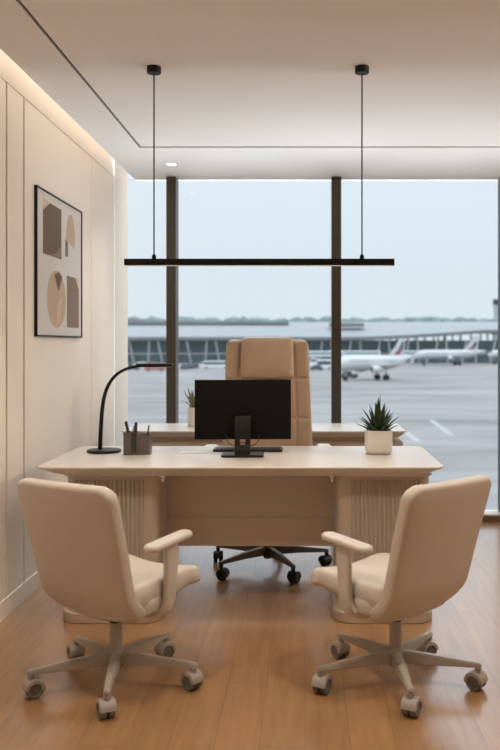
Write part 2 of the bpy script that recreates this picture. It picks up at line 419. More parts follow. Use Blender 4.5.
# ---------------------------------------------------------------- desk
DX, DY = -0.303, 4.385
t = desk = thing('office_desk', 'wide cream office desk with two fluted pedestals', 'desk', (DX, DY, 0))
def slab_top(hw, hd, z1, lip, drop, ins_x, ins_y, rc):
    bm = bmesh.new(); rings = []
    prof = [(0.004, 0.004, z1), (0.001, 0.001, z1-0.0015), (0, 0, z1-0.004), (0, 0, z1-lip), (0.003, 0.003, z1-lip-0.003),
            (ins_x*0.5, ins_y*0.5, z1-lip-(drop-lip)*0.62), (ins_x, ins_y, z1-drop)]
    for ix, iy, z in prof:
        rings.append([(u, v, z) for u, v in rrect(hw-ix, hd-iy, max(rc-min(ix, iy), 0.02), 8, 4)])
    loft(bm, rings, True); return bm
build('tabletop', slab_top(0.960, 0.415, 0.75, 0.007, 0.052, 0.15, 0.07, 0.055), M['deskwood'], t, angle=25)
for s in (-1, 1):
    cx = s*0.652+0.027
    bm = bmesh.new(); hwp, hdp = 0.226, 0.27
    loft(bm, [[(cx+u, v-0.03, z) for u, v in rrect(hwp-i, hdp-i, 0.045-i, 8, 3)] for z, i in ((0.05, 0.004), (0.675, 0.004), (0.685, 0))][:], True)
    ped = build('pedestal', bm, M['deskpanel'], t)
    # ribs on the front, rear and outer faces
    bm = bmesh.new(); pitch = 0.0212; n = 16
    def rib(x, y, ax):
        r = pitch*0.405; pts = []
        for k in range(9):
            a = -PI/2+PI*k/8
            pts.append((x+r*math.sin(a), y-ax*r*math.cos(a)*0.95))
        a_ = [(p[0], p[1], 0.052) for p in pts]; b_ = [(p[0], p[1], 0.672) for p in pts]
        hexa(bm, a_, b_)
    def ribx(x, y, ax):
        r = pitch*0.405; pts = []
        for k in range(9):
            a = -PI/2+PI*k/8
            pts.append((x+ax*r*math.cos(a)*0.95, y+r*math.sin(a)))
        hexa(bm, [(p[0], p[1], 0.052) for p in pts], [(p[0], p[1], 0.672) for p in pts])
    for k in range(n):
        x = cx+s*(-0.145+pitch*k)
        if abs(x-cx) < 0.180:
            rib(x, -0.03-hdp+0.0045, 1); rib(x, -0.03+hdp-0.0045, -1)
    for k in range(20): ribx(cx+s*(hwp-0.0045), -0.03-0.195+pitch*k, s)
    build('fluted_face', bm, M['fluteshade'], ped, angle=60)
    bm = bmesh.new()
    prof = [(0.004, 0.0), (0, 0.004), (0, 0.046), (0.004, 0.05)]
    loft(bm, [[(cx+u, v-0.03, z) for u, v in rrect(0.240-i, 0.335-i, 0.10-i, 10, 3)] for i, z in prof], True)
    build('plinth', bm, M['plinth'], ped)
    bm = bmesh.new()
    loft(bm, [[(cx+u, v-0.03, z) for u, v in rrect(w_, d_, 0.06, 8, 3)] for w_, d_, z in ((0.20, 0.25, 0.685), (0.235, 0.29, 0.690), (0.24, 0.295, 0.6985))], True)
    build('cap_plate', bm, M['deskwood'], ped)
bm = bmesh.new()
box(bm, -0.396, 0.450, -0.085, -0.067, 0.452, 0.690, 0.0015, 1)
box(bm, -0.396, 0.450, -0.085, -0.067, 0.303, 0.4495, 0.0015, 1)
box(bm, -0.396, 0.450, -0.080, -0.069, 0.44, 0.46)
build('modesty_panel', bm, M['deskpanel'], t, smooth=False)
for s in (-1, 1):
    bm = bmesh.new()
    bx = s*0.405+0.027
    box(bm, bx-0.020, bx+0.016, -0.325, -0.285, 0.688, 0.6975, 0.002, 1)
    box(bm, bx-0.006, bx+0.006, -0.315, -0.295, 0.664, 0.688, 0.002, 1)
    build('bracket', bm, M['bracket'], t)

# ---------------------------------------------------------------- credenza by the window
CX, CY = -0.275, 5.915
t = thing('credenza', 'low cream credenza in front of the window behind the chair', 'cabinet', (CX, CY, 0))
build('top', slab_top(0.95, 0.285, 0.75, 0.010, 0.045, 0.05, 0.04, 0.05), M['deskwood'], t, angle=25)
bm = bmesh.new(); box(bm, -0.86, 0.86, -0.20, 0.22, 0.672, 0.707)
build('spacer', bm, M['plinth'], t, smooth=False)
bm = bmesh.new(); box(bm, -0.93, 0.93, -0.235, 0.25, 0.40, 0.672, 0.002, 1)
build('carcass', bm, M['deskpanel'], t, smooth=False)
for k in range(4):
    x0 = -0.93+0.465*k
    bm = bmesh.new(); box(bm, x0+0.003, x0+0.462, -0.255, -0.2355, 0.404, 0.668, 0.002, 1)
    d = build('door', bm, M['deskpanel'], t, smooth=False)
    bm = bmesh.new(); hx = x0+(0.44 if k % 2 == 0 else 0.025)
    tube(bm, [(hx, -0.263, 0.48), (hx, -0.263, 0.60)], 0.005, 8)
    box(bm, hx-0.004, hx+0.004, -0.263, -0.255, 0.495, 0.503); box(bm, hx-0.004, hx+0.004, -0.263, -0.255, 0.577, 0.585)
    build('handle', bm, M['plinth'], d)
for sx in (-1, 1):
    for sy in (-0.205, 0.220):
        bm = bmesh.new(); x_ = sx*0.89
        hexa(bm, [(x_-0.016, sy-0.016, 0), (x_+0.016, sy-0.016, 0), (x_+0.016, sy+0.016, 0), (x_-0.016, sy+0.016, 0)],
             [(x_-0.024, sy-0.024, 0.4), (x_+0.024, sy-0.024, 0.4), (x_+0.024, sy+0.024, 0.4), (x_-0.024, sy+0.024, 0.4)], 0.002)
        build('leg', bm, M['plinth'], t)

# ---------------------------------------------------------------- chairs
def caster(t, x, y, yaw, hm, wm, r=0.0335, h_leg=0.098):
    """twin-wheel caster; origin at contact on floor"""
    bm = bmesh.new(); c, s = math.cos(yaw), math.sin(yaw)
    off = 0.010
    # hood: a half shell over the wheels, plus stem
    prof = []
    rings = []
    for sx in (-0.0225, -0.021, 0.021, 0.0225):
        rr = r+0.004 if abs(sx) < 0.022 else r+0.001
        ring = [(sx, off+rr*math.cos(a), r+rr*math.sin(a)) for a in [PI*k/12*1.05-0.15 for k in range(13)]]
        ri = r-0.010
        ring += [(sx, off+ri*math.cos(a), r+ri*math.sin(a)) for a in [PI*k/12*1.05-0.15 for k in range(12, -1, -1)]]
        rings.append(ring)
    rings = [[(p[0]*1.32, p[1], p[2]) for p in ring] for ring in rings]
    loft(bm, rings, True)
    lathe(bm, [(0.0, 0.058), (0.010, 0.058), (0.010, h_leg-0.012), (0.013, h_leg-0.010), (0.013, h_leg), (0.0, h_leg)], 14)
    o = build('caster', bm, hm, t, (x, y, 0)); o.rotation_euler = (0, 0, yaw)
    for sx in (-1, 1):
        bm = bmesh.new()
        x0 = sx*0.004; x1 = sx*0.0275
        lathe(bm, [(0.004, x0), (r-0.002, x0), (r, x0+sx*0.003), (r, x1-sx*0.004), (r-0.004, x1), (r-0.010, x1), (r-0.012, x1-sx*0.003), (0.004, x1-sx*0.001)], 24, (0, off, r), 'x')
        w = build('wheel', bm, wm, o)
    return o

def star_base(t, ang0, R, lm, hm, wm, zhub=0.125, ztip=0.086, wl=0.043, yaws=None, cr=0.0335):
    bm = bmesh.new()
    lathe(bm, [(0.0, zhub-0.062), (0.026, zhub-0.062), (0.034, zhub-0.05), (0.036, zhub-0.01), (0.030, zhub+0.012), (0.0, zhub+0.012)], 24)
    build('hub', bm, lm, t)
    for k in range(5):
        a = ang0+2*PI*k/5; d = Vector((math.cos(a), math.sin(a), 0)); n = Vector((-d.y, d.x, 0))
        bm = bmesh.new()
        def sec(r, w, zt, zb): return [d*r+n*w+Vector((0, 0, zb)), d*r-n*w+Vector((0, 0, zb)), d*r-n*w*0.8+Vector((0, 0, zt)), d*r+n*w*0.8+Vector((0, 0, zt))]
        r0 = sec(0.015, wl*0.52, zhub+0.004, zhub-0.048); r1 = sec(R*0.5, wl*0.44, zhub-0.006, zhub-0.042)
        r2 = sec(R+0.012, wl*0.30, ztip+0.016, ztip+0.0005)
        loft(bm, [r0, r1, r2], True)
        bmesh.ops.bevel(bm, geom=[e for e in bm.edges], offset=0.004, segments=2, affect='EDGES')
        build('leg', bm, lm, t)
        caster(t, d.x*R, d.y*R, (yaws[k] if yaws else a+0.6), hm, wm, cr, h_leg=ztip)

def make_office_chair(name, label, loc, rz, ang0, yaws, side):
    t = thing(name, label, 'chair', loc, rz, None)
    star_base(t, ang0, 0.318, M['chairmetal'], M['caster'], M['wheel'], yaws=yaws)
    bm = bmesh.new()
    lathe(bm, [(0.0, 0.11), (0.0245, 0.11), (0.0245, 0.238), (0.022, 0.241), (0.0, 0.241)], 24)
    build('column', bm, M['chairmetal'], t)
    bm = bmesh.new()
    lathe(bm, [(0.0, 0.236), (0.018, 0.236), (0.0255, 0.2415), (0.0255, 0.252), (0.014, 0.254), (0.014, 0.305), (0.0, 0.305)], 24)
    build('gas_lift', bm, M['black'], t)['label'] = 'black gas lift'
    bm = bmesh.new(); cushion(bm, 0.065, 0.09, 0.02, 0.034, 0.012, lambda u, v, n: (u, v+0.02, 0.300+n))
    build('mechanism', bm, M['shell'], t)
    # seat cushion: dished, waterfall front
    def fs(u, v, n):
        z = 0.374+n+0.002*(v/0.2)+0.02*(u/0.2)**2*(1 if n > 0 else 0.3)
        if v > 0.12: z -= (v-0.12)**2*2.6
        if n < 0: z += max(0, v+0.02)*0.11
        return (u*(1-0.10*max(0, v)/0.2*0.6), v+0.080, z)
    bm = bmesh.new(); cushion(bm, 0.216, 0.232, 0.06, 0.088, 0.036, fs, puff=0.006, m=10)
    build('seat', bm, M['leather'], t)
    # shell hugging the rear half of the seat, rising into the back
    def fsh(u, v, n):
        k = max(0, -v-0.05)
        return (u*(1-0.22*max(0, v)/0.15), v+0.040, 0.322+n+0.10*(abs(u)/0.23)**2.6*0.26)
    bm = bmesh.new(); cushion(bm, 0.218, 0.172, 0.10, 0.056, 0.010, fsh, m=10)
    build('seat_shell', bm, M['shell'], t)
    # backrest: thick bent panel
    Z0, HB = 0.278, 0.552
    def fb(u, v, n):
        q = v+HB/2                                 # 0 bottom .. HB top
        p = max(0, q-0.06)
        y = -0.158-0.130*(p/(HB-0.06))**1.1
        if q < 0.13: y += (0.13-q)**2*6.0
        y += 0.30*u*u
        taper = 0.93+0.09*(q/HB)
        tilt = 0.10+max(0, (0.13-q))*5.0            # the lower edge curls under the seat
        return (u*taper, y+n, Z0+q*0.985+n*tilt*(0.6 if q < 0.13 else 0.9)+(u/0.23)**2*0.020*max(0, 1-q/0.16))
    bm = bmesh.new(); cushion(bm, 0.238, HB/2, 0.058, 0.056, 0.018, fb, puff=0.012, nr=6, m=14, puffback=0.004)
    build('backrest', bm, M['leather'], t)
    for s in (-1, 1):
        bm = bmesh.new()
        cushion(bm, 0.034, 0.130, 0.032, 0.026, 0.012, lambda u, v, n: (s*0.236+u-s*0.05*v, 0.035+v, 0.576+n+0.06*v), m=6)
        pad = build('armrest_pad', bm, M['shell'], t)
        bm = bmesh.new(); rings = []
        path = [(0.233, 0.050, 0.568, 0.038), (0.234, 0.050, 0.50, 0.034), (0.235, 0.046, 0.42, 0.031), (0.235, 0.040, 0.355, 0.030), (0.226, 0.030, 0.318, 0.030), (0.198, 0.020, 0.300, 0.030), (0.14, 0.01, 0.296, 0.028), (0.05, 0.0, 0.296, 0.026)]
        C = [Vector((s*p[0], p[1], p[2])) for p in path]
        for i, p in enumerate(path):
            tn = (C[min(i+1, len(C)-1)]-C[max(i-1, 0)]).normalized()
            side_ = Vector((0, 1, 0)); side_ = (side_-tn*side_.dot(tn)).normalized(); nn = tn.cross(side_)
            rings.append([C[i]+side_*a+nn*b_ for a, b_ in rrect(p[3], 0.013, 0.010, 4, 2)])
        loft(bm, rings, True)
        build('armrest_post', bm, M['shell'], t)
    return t

TH1, TH2 = 31, -42
# pentagon legs: one points at the camera (world -Y), converted to chair space
make_office_chair('office_chair', 'cream leather swivel chair before the left end of the desk, nearest the panelled wall',
                  (-0.738, 3.318, 0), -d2r(TH1), -PI/2+0.12+d2r(TH1), [0.5+d2r(TH1), 0.9+d2r(TH1), 2.2+d2r(TH1), 0.6+d2r(TH1), -1.0+d2r(TH1)], 1)
make_office_chair('office_chair', 'cream leather swivel chair before the right end of the desk, below the succulent',
                  (0.356, 3.335, 0), -d2r(TH2), -PI/2+0.06+d2r(TH2), [-0.5+d2r(TH2), 0.9+d2r(TH2), 2.0+d2r(TH2), 0.6+d2r(TH2), -0.5+d2r(TH2)], -1)

def make_exec_chair():
    rz = PI+d2r(3)
    t = thing('executive_chair', 'tall tan leather executive chair with headrest pillow behind the desk', 'chair', (-0.220, 5.03, 0), rz)
    star_base(t, -PI/2+PI/5-rz-d2r(10), 0.352, M['bronzebase'], M['black'], M['black'], zhub=0.130, ztip=0.084, cr=0.030)
    bm = bmesh.new(); lathe(bm, [(0.0, 0.06), (0.024, 0.06), (0.026, 0.30), (0.015, 0.302), (0.015, 0.40), (0.0, 0.40)], 24)
    build('column', bm, M['bronzebase'], t)
    bm = bmesh.new(); cushion(bm, 0.14, 0.14, 0.03, 0.04, 0.012, lambda u, v, n: (u, v, 0.41+n))
    build('mechanism', bm, M['black'], t)
    bm = bmesh.new(); cushion(bm, 0.265, 0.25, 0.06, 0.11, 0.045, lambda u, v, n: (u, v+0.06, 0.485+n), puff=0.012)
    build('seat', bm, M['tan'], t)
    Z0, HB = 0.50, 0.855
    def yb(q): return -0.20-0.085*(q/HB)-0.03*(q/HB)**2
    def fb(u, v, n):
        q = v+HB/2
        return (u*(1.06-0.105*q/HB), yb(q)+n+0.20*u*u, Z0+q)
    bm = bmesh.new(); cushion(bm, 0.268, HB/2, 0.045, 0.10, 0.028, fb, puff=0.012, nr=6, m=12)
    back = build('backrest', bm, M['tan'], t)
    for s in (-1, 1):
        for q0, q1 in ((0.0, 0.370), (0.375, 0.610), (0.616, 0.845)):
            bm = bmesh.new(); c = (q0+q1)/2
            cushion(bm, 0.044, (q1-q0)/2, 0.02, 0.03, 0.012, lambda u, v, n: fb(s*0.218+u, v+c-HB/2, 0.045+n), puff=0.004, m=8)
            build('side_bolster', bm, M['tan'], back)
    for q0, q1 in ((0.02, 0.370), (0.375, 0.62)):
        bm = bmesh.new(); c = (q0+q1)/2
        cushion(bm, 0.168, (q1-q0)/2, 0.02, 0.03, 0.012, lambda u, v, n: fb(u, v+c-HB/2, 0.048+n), puff=0.012, m=10)
        build('centre_cushion', bm, M['tan'], back)
    bm = bmesh.new()
    cushion(bm, 0.166, 0.127, 0.030, 0.075, 0.034, lambda u, v, n: fb(u, v+0.742-HB/2, 0.088+n), puff=0.014, m=10)
    build('headrest', bm, M['tan'], t)
    for s in (-1, 1):
        bm = bmesh.new(); cushion(bm, 0.045, 0.14, 0.03, 0.035, 0.016, lambda u, v, n: (s*0.335+u, 0.02+v, 0.705+n), m=6)
        p = build('armrest_pad', bm, M['tanlight'], t); p['label'] = 'pale padded armrest'
        bm = bmesh.new(); tube(bm, catmull([(s*0.335, 0.03, 0.695), (s*0.338, 0.03, 0.56), (s*0.31, 0.03, 0.42), (s*0.12, 0.03, 0.405)], 6), 0.016, 12)
        build('armrest_post', bm, M['bronzebase'], t)
make_exec_chair()

# ---------------------------------------------------------------- things on the desk
ZD = 0.75
# monitor, seen from behind
t = thing('monitor', 'black computer monitor seen from behind, standing mid-desk', 'monitor', (-0.320, 4.37, ZD), d2r(2))
bm = bmesh.new(); cushion(bm, 0.108, 0.075, 0.012, 0.012, 0.004, lambda u, v, n: (u, v, 0.0065+n))
build('base', bm, M['blackmetal'], t)
bm = bmesh.new()
hexa(bm, [(-0.040, -0.045, 0.012), (0.040, -0.045, 0.012), (0.040, -0.026, 0.012), (-0.040, -0.026, 0.012)],
     [(-0.040, -0.030, 0.060), (0.040, -0.030, 0.060), (0.040, -0.014, 0.060), (-0.040, -0.014, 0.060)], 0.002)
for s in (-1, 1): box(bm, s*0.027-0.013, s*0.027+0.013, -0.030, -0.014, 0.060, 0.088, 0.001, 1)
hexa(bm, [(-0.040, -0.030, 0.088), (0.040, -0.030, 0.088), (0.040, -0.014, 0.088), (-0.040, -0.014, 0.088)],
     [(-0.040, -0.004, 0.205), (0.040, -0.004, 0.205), (0.040, 0.0215, 0.205), (-0.040, 0.0215, 0.205)], 0.002)
build('stand', bm, M['blackmetal'], t)
bm = bmesh.new(); box(bm, -0.249, 0.249, 0.022, 0.036, 0.082, 0.390, 0.004, 2)
hs = build('housing', bm, M['screenback'], t)
bm = bmesh.new(); box(bm, -0.244, 0.244, 0.0362, 0.0372, 0.094, 0.385)
build('screen', bm, M['screen'], hs, smooth=False)
for s in (-1, 1):
    bm = bmesh.new(); tube(bm, catmull([(s*0.085, 0.018, 0.105), (s*0.075, 0.004, 0.070), (s*0.045, -0.006, 0.052), (s*0.018, -0.010, 0.062), (0, -0.009, 0.074)], 6), 0.0022, 8)
    build('cable', bm, M['black'], t)

t = thing('keyboard', 'slim dark keyboard lying behind the monitor', 'keyboard', (-0.306, 4.585, ZD), 0)
bm = bmesh.new(); cushion(bm, 0.185, 0.062, 0.01, 0.014, 0.005, lambda u, v, n: (u, v, 0.0075+n-0.02*v))
kb = build('case', bm, M['keyb'], t)
bm = bmesh.new()
for r_ in range(5):
    for c_ in range(15):
        x = -0.172+c_*0.0232; y = -0.046+r_*0.0205
        box(bm, x, x+0.0205, y, y+0.0178, 0.0145-0.02*y, 0.0172-0.02*y)
k = build('keys', bm, M['keys'], t, smooth=False); k['kind'] = 'stuff'
bm = bmesh.new(); cushion(bm, 0.074, 0.105, 0.002, 0.0008, 0.0003, lambda u, v, n: (u, v, 0.0006+n))
o = build('paper_sheet', bm, M['paper'], None, (-0.56, 4.53, ZD)); o.rotation_euler = (0, 0, d2r(86))
tag(o, 'white sheet of paper lying on the desk left of the monitor', 'paper')

# lamp
t = thing('desk_lamp', 'black arched desk lamp at the left end of the desk', 'lamp', (-1.071, 4.53, ZD))
bm = bmesh.new(); lathe(bm, [(0.0, 0.0), (0.086, 0.0), (0.0905, 0.004), (0.0905, 0.010), (0.086, 0.014), (0.0, 0.015)], 48)
build('base', bm, M['blackmetal'], t)
PX = 4.53/850
pp = [(100, 450), (100.8, 430), (102, 412), (104.2, 397), (108.5, 385), (115.5, 375.5), (125.5, 369.2), (138, 366.0)]
pts = [((px-305)*PX+1.071, 0, 1.32-(py-345)*PX-ZD) for px, py in pp]; pts[0] = (pts[0][0], 0, 0.012)
bm = bmesh.new(); c = catmull(pts, 8); tube(bm, c, [0.0115-0.004*i/(len(c)-1) for i in range(len(c))], 14)
build('stem', bm, M['blackmetal'], t)
hx0 = (136-305)*PX+1.071; hx1 = (172.5-305)*PX+1.071; hz = 1.32-20.3*PX-ZD
bm = bmesh.new(); cushion(bm, (hx1-hx0)/2, 0.019, 0.008, 0.019, 0.006, lambda u, v, n: ((hx0+hx1)/2+u, v, hz+n+0.01*u))
hd = build('head', bm, M['blackmetal'], t)
bm = bmesh.new(); box(bm, hx0+0.02, hx1-0.01, -0.012, 0.012, hz-0.0101, hz-0.0092)
build('diffuser', bm, M['vwhite'], hd, smooth=False)

# pen holder and pens
HX, HY = -0.868, 4.44
t = thing('pen_holder', 'smoky grey two-compartment pen holder beside the black lamp', 'pen holder', (HX, HY, ZD))
def cup(x0, x1, y0, y1, h, m, nm):
    bm = bmesh.new(); w = 0.003
    box(bm, x0, x1, y0, y1, 0.0, 0.004); 
    box(bm, x0, x0+w, y0, y1, 0.004, h); box(bm, x1-w, x1, y0, y1, 0.004, h)
    box(bm, x0+w, x1-w, y0, y0+w, 0.004, h); box(bm, x0+w, x1-w, y1-w, y1, 0.004, h)
    return build(nm, bm, m, t, smooth=False)
cup(-0.073, 0.0, -0.037, 0.037, 0.116, M['holder'], 'compartment')
cup(0.001, 0.062, -0.030, 0.040, 0.102, M['holder'], 'compartment')
bm = bmesh.new(); box(bm, -0.033, -0.006, -0.0382, -0.0371, 0.012, 0.113)  # dark strip standing in for the shadow stripe on the left compartment
build('shadow_strip', bm, M['holdershadow'], t, smooth=False)
def pen(name, label, a, b_, r, m, cap=None):
    a, b_ = Vector(a), Vector(b_); base = a.copy()
    t = thing(name, label, 'pen', base)
    d = b_-a; bm = bmesh.new()
    tube(bm, [(0, 0, 0), d*0.06, d*0.62], [r*0.3, r, r], 12); build('barrel', bm, m, t)
    bm = bmesh.new(); tube(bm, [d*0.62, d*0.97, d], [r*1.12, r*1.12, r*0.7], 12); build('cap', bm, cap or m, t)
Zf = ZD+0.0045
pen('marker_pen', 'thick black marker leaning left in the pen holder', (HX-0.030, HY, Zf), (HX-0.066, HY-0.01, ZD+0.172), 0.0070, M['black'])
pen('ballpoint_pen', 'thin steel pen between the black markers in the holder', (HX-0.050, HY+0.015, Zf), (HX-0.030, HY+0.018, ZD+0.148), 0.0035, M['black'], M['steel'])
pen('marker_pen', 'upright thick black marker in the middle of the pen holder', (HX-0.020, HY-0.018, Zf), (HX-0.012, HY-0.010, ZD+0.168), 0.0070, M['black'])
pen('pencil', 'thin dark pencil in the right compartment of the pen holder', (HX+0.025, HY+0.02, Zf), (HX+0.052, HY+0.01, ZD+0.150), 0.0034, M['black'])

# plants
def leaf_bm(bm, base, az, L, w, lean0, lean1, thick=0.35, n=7):
    """spiky fleshy leaf curving from lean0 to lean1 (0 = upright)"""
    d = Vector((math.cos(az), math.sin(az), 0)); s = Vector((-d.y, d.x, 0)); p = Vector(base); rings = []
    for i in range(n+1):
        k = i/n; a = lean0+(lean1-lean0)*k
        tg = d*math.sin(a)+Vector((0, 0, 1))*math.cos(a); nn = tg.cross(s)
        ww = w*(0.62+0.75*k-1.36*k*k) if k < 1 else 0.0004
        ww = max(ww, 0.0005)
        ring = []
        for q in range(8):
            an = 2*PI*q/8; ring.append(p+s*math.cos(an)*ww+nn*math.sin(an)*ww*thick-nn*0.25*ww*math.cos(an)**2)
        rings.append(ring); p = p+tg*(L/n)
    loft(bm, rings, True)
PXX, PYY = 0.387, 4.475
t = thing('potted_succulent', 'spiky dark green succulent in a white pot at the right end of the desk', 'plant', (PXX, PYY, ZD))
bm = bmesh.new(); rings = []
for i, z in ((0.016, 0.0), (0.006, 0.006), (0.001, 0.02), (0, 0.04), (0, 0.121), (0.002, 0.124), (0.006, 0.124), (0.008, 0.120), (0.008, 0.108)):
    rings.append([(u, v, z) for u, v in rrect(0.070-i, 0.070-i, 0.034, 8, 3)])
loft(bm, rings, True); build('pot', bm, M['pot'], t)
bm = bmesh.new(); loft(bm, [[(u, v, z) for u, v in rrect(0.0615, 0.0615, 0.03, 8, 3)] for z in (0.106, 0.112)], True)
build('soil', bm, M['soil'], t)
rnd = random.Random(3)
for ring, (n, L, w, l0, l1) in enumerate([(4, 0.180, 0.019, 0.03, 0.16), (7, 0.162, 0.020, 0.15, 0.42), (9, 0.142, 0.019, 0.35, 0.78), (10, 0.126, 0.016, 0.62, 1.08), (10, 0.110, 0.0135, 0.92, 1.30)]):
    for k in range(n):
        az = 2*PI*(k+0.5*(ring % 2))/n+rnd.uniform(-0.15, 0.15)+0.3*ring
        LL = L*rnd.uniform(0.88, 1.08)
        if ring == 0 and k == 0: LL = 0.212; 
        bm = bmesh.new(); r0 = 0.006+0.005*ring
        leaf_bm(bm, (r0*math.cos(az), r0*math.sin(az), 0.110-0.001*ring), az, LL, w, l0 if not (ring == 0 and k == 0) else 0.0, l1 if not (ring == 0 and k == 0) else 0.03)
        build('leaf', bm, M['aloe'], t)

t = thing('potted_plant', 'small olive plant in a white pot on the credenza behind the monitor', 'plant', (-0.785, 5.98, ZD))
bm = bmesh.new()
lathe(bm, [(0.0, 0.0), (0.036, 0.0), (0.040, 0.004), (0.041, 0.128), (0.039, 0.132), (0.036, 0.130), (0.036, 0.118), (0.0, 0.116)], 28)
build('pot', bm, M['pot'], t)
bm = bmesh.new(); lathe(bm, [(0.0, 0.1165), (0.034, 0.1165), (0.034, 0.121), (0.0, 0.123)], 20); build('soil', bm, M['soil'], t)
for k in range(30):
    az = 2*PI*k*0.382+rnd.uniform(-0.2, 0.2); ln = rnd.uniform(0.05, 0.75)
    bm = bmesh.new(); leaf_bm(bm, (0.010*math.cos(az), 0.010*math.sin(az), 0.118), az, rnd.uniform(0.10, 0.170), rnd.uniform(0.010, 0.015), ln*0.7, ln*2.0, 0.2)
    build('leaf', bm, M['olive'], t)

# ---------------------------------------------------------------- airport outside
EYE = 1.32; HA = 10.0; ZG = EYE-HA
def at(px, py_ground=None, D=None):
    """world point on the apron seen at pixel px, at distance D"""
    if D is None: D = 850*HA/(py_ground-345)
    return ((px-305)*D/850, D, ZG)
bm = bmesh.new(); box(bm, -900, 900, YW+0.6, 1500, ZG-1, ZG)
gr = struct(build('apron_ground', bm, M['concrete'], smooth=False))
def line(p0, p1, w):
    a = Vector(at(*p0)); b_ = Vector(at(*p1)); d = (b_-a).normalized(); n = Vector((-d.y, d.x, 0))*w
    up = Vector((0, 0, 0.02)); bm = bmesh.new()
    hexa(bm, [a-n, b_-n, b_+n, a+n], [a-n+up, b_-n+up, b_+n+up, a+n+up])
    build('painted_line', bm, M['linepaint'], gr, smooth=False)
line((431, 420), (451, 435), 0.36); line((405, 432), (419, 442), 0.4)
line((300, 395), (500, 391), 0.5); line((130, 402), (200, 399), 0.5)

# terminal
TY = 480.0
t = thing('terminal_building', 'long pale airport terminal with overhanging roof beyond the apron', 'building', (0, TY, ZG))
def zeave(x): return HA+3.6+4.0*max(0, min(1, (x-25)/75.0))**1.5
nx = 40; xs_ = [-330+660*i/nx for i in range(nx+1)]
bm = bmesh.new(); rings = []
for x in xs_:
    ze = zeave(x); zt = HA+15.0
    sec = [(x, -14, ze), (x, -14, ze+0.9)]+[(x, -14+90*k/8, ze+0.9+(zt-ze-0.9)*math.sin(PI/2*k/8)) for k in range(1, 9)]+[(x, 76, ze)]
    rings.append(sec)
loft(bm, rings, True); build('roof', bm, M['roof'], t, smooth=False)
bm = bmesh.new()
rings = [[(x, -14.3, zeave(x)-1.0), (x, -14.3, zeave(x)+0.5), (x, -13.0, zeave(x)+0.5), (x, 10, zeave(x)-0.1), (x, 10, zeave(x)-1.0)] for x in xs_]
loft(bm, rings, True); build('eave', bm, M['eave'], t, smooth=False)
bm = bmesh.new(); box(bm, -325, 325, 0, 70, 0, HA+2.6); build('facade', bm, M['facade'], t, smooth=False)
bm = bmesh.new(); box(bm, -326, 326, -1.2, 0, 4.6, 5.6); build('spandrel', bm, M['twhite'], t, smooth=False)
for k in range(34):
    x = -128+8.0*k
    bm = bmesh.new(); hexa(bm, [(x-0.5, -3, 0), (x+0.5, -3, 0), (x+0.5, -2, 0), (x-0.5, -2, 0)],
                           [(x+1.6*(1 if k % 2 else -1)-0.45, -9, HA+2.2), (x+1.6*(1 if k % 2 else -1)+0.45, -9, HA+2.2), (x+1.6*(1 if k % 2 else -1)+0.45, -8, HA+2.2), (x+1.6*(1 if k % 2 else -1)-0.45, -8, HA+2.2)])
    build('column', bm, M['twhite'], t, smooth=False)
bm = bmesh.new(); box(bm, -330, -10, 30, 75, HA+12.3, HA+14.0); build('roof_light', bm, M['eave'], t, smooth=False)
bm = bmesh.new(); box(bm, 14, 34, 8, 16, HA+10.5, HA+12.6); build('roof_plant', bm, M['eave'], t, smooth=False)

# second, further pier at left
t = thing('pier_building', 'pale distant airport pier block rising behind the terminal at far left', 'building', (-150, 600, ZG))
bm = bmesh.new(); box(bm, -40, 30, 0, 40, 0, HA+19); build('block', bm, M['roof'], t, smooth=False)
bm = bmesh.new(); box(bm, -40.5, 30.5, -0.6, 0, HA+14.5, HA+16.5); build('glazing_band', bm, M['facade'], t, smooth=False)

bm = bmesh.new(); rt = random.Random(5)
for k in range(150):
    x = -330+k*5.0+rt.uniform(-2, 2); y = rt.uniform(-25, 25); r = rt.uniform(5, 7); h = HA+rt.uniform(17.5, 19)
    m4 = Matrix.Translation((x, y, h-r*0.2)) @ Matrix.Diagonal((r*1.25, r, r*1.0, 1))
    vs = bmesh.ops.create_icosphere(bm, subdivisions=2, radius=1, matrix=m4)['verts']
    for v in vs: v.co += Vector((rt.uniform(-1, 1), rt.uniform(-1, 1), rt.uniform(-1, 1)))*r*0.16
    tube(bm, [(x, y, 0), (x, y, h)], 0.8, 5)
o = build('tree_line', bm, M['trees'], None, (0, 720, ZG))
tag(o, 'distant line of green trees on the horizon beyond the terminal roof', 'trees', None, 'stuff')

t = thing('control_tower', 'pale airport control tower far off beside the right window post', 'tower', ((496.3-305)*790/850, 790, ZG))
bm = bmesh.new(); lathe(bm, [(0.0, 0), (2.6, 0), (2.2, HA+30), (3.2, HA+36), (3.2, HA+37), (0.0, HA+37)], 16); build('shaft', bm, M['tower'], t)
bm = bmesh.new(); lathe(bm, [(0.0, HA+37), (2.8, HA+37), (3.3, HA+42), (0.0, HA+42)], 16); build('cab', bm, M['vglass'], t)
bm = bmesh.new(); lathe(bm, [(0.0, HA+42), (3.5, HA+42), (2.6, HA+44), (0.0, HA+45)], 16); build('cab_roof', bm, M['tower'], t)

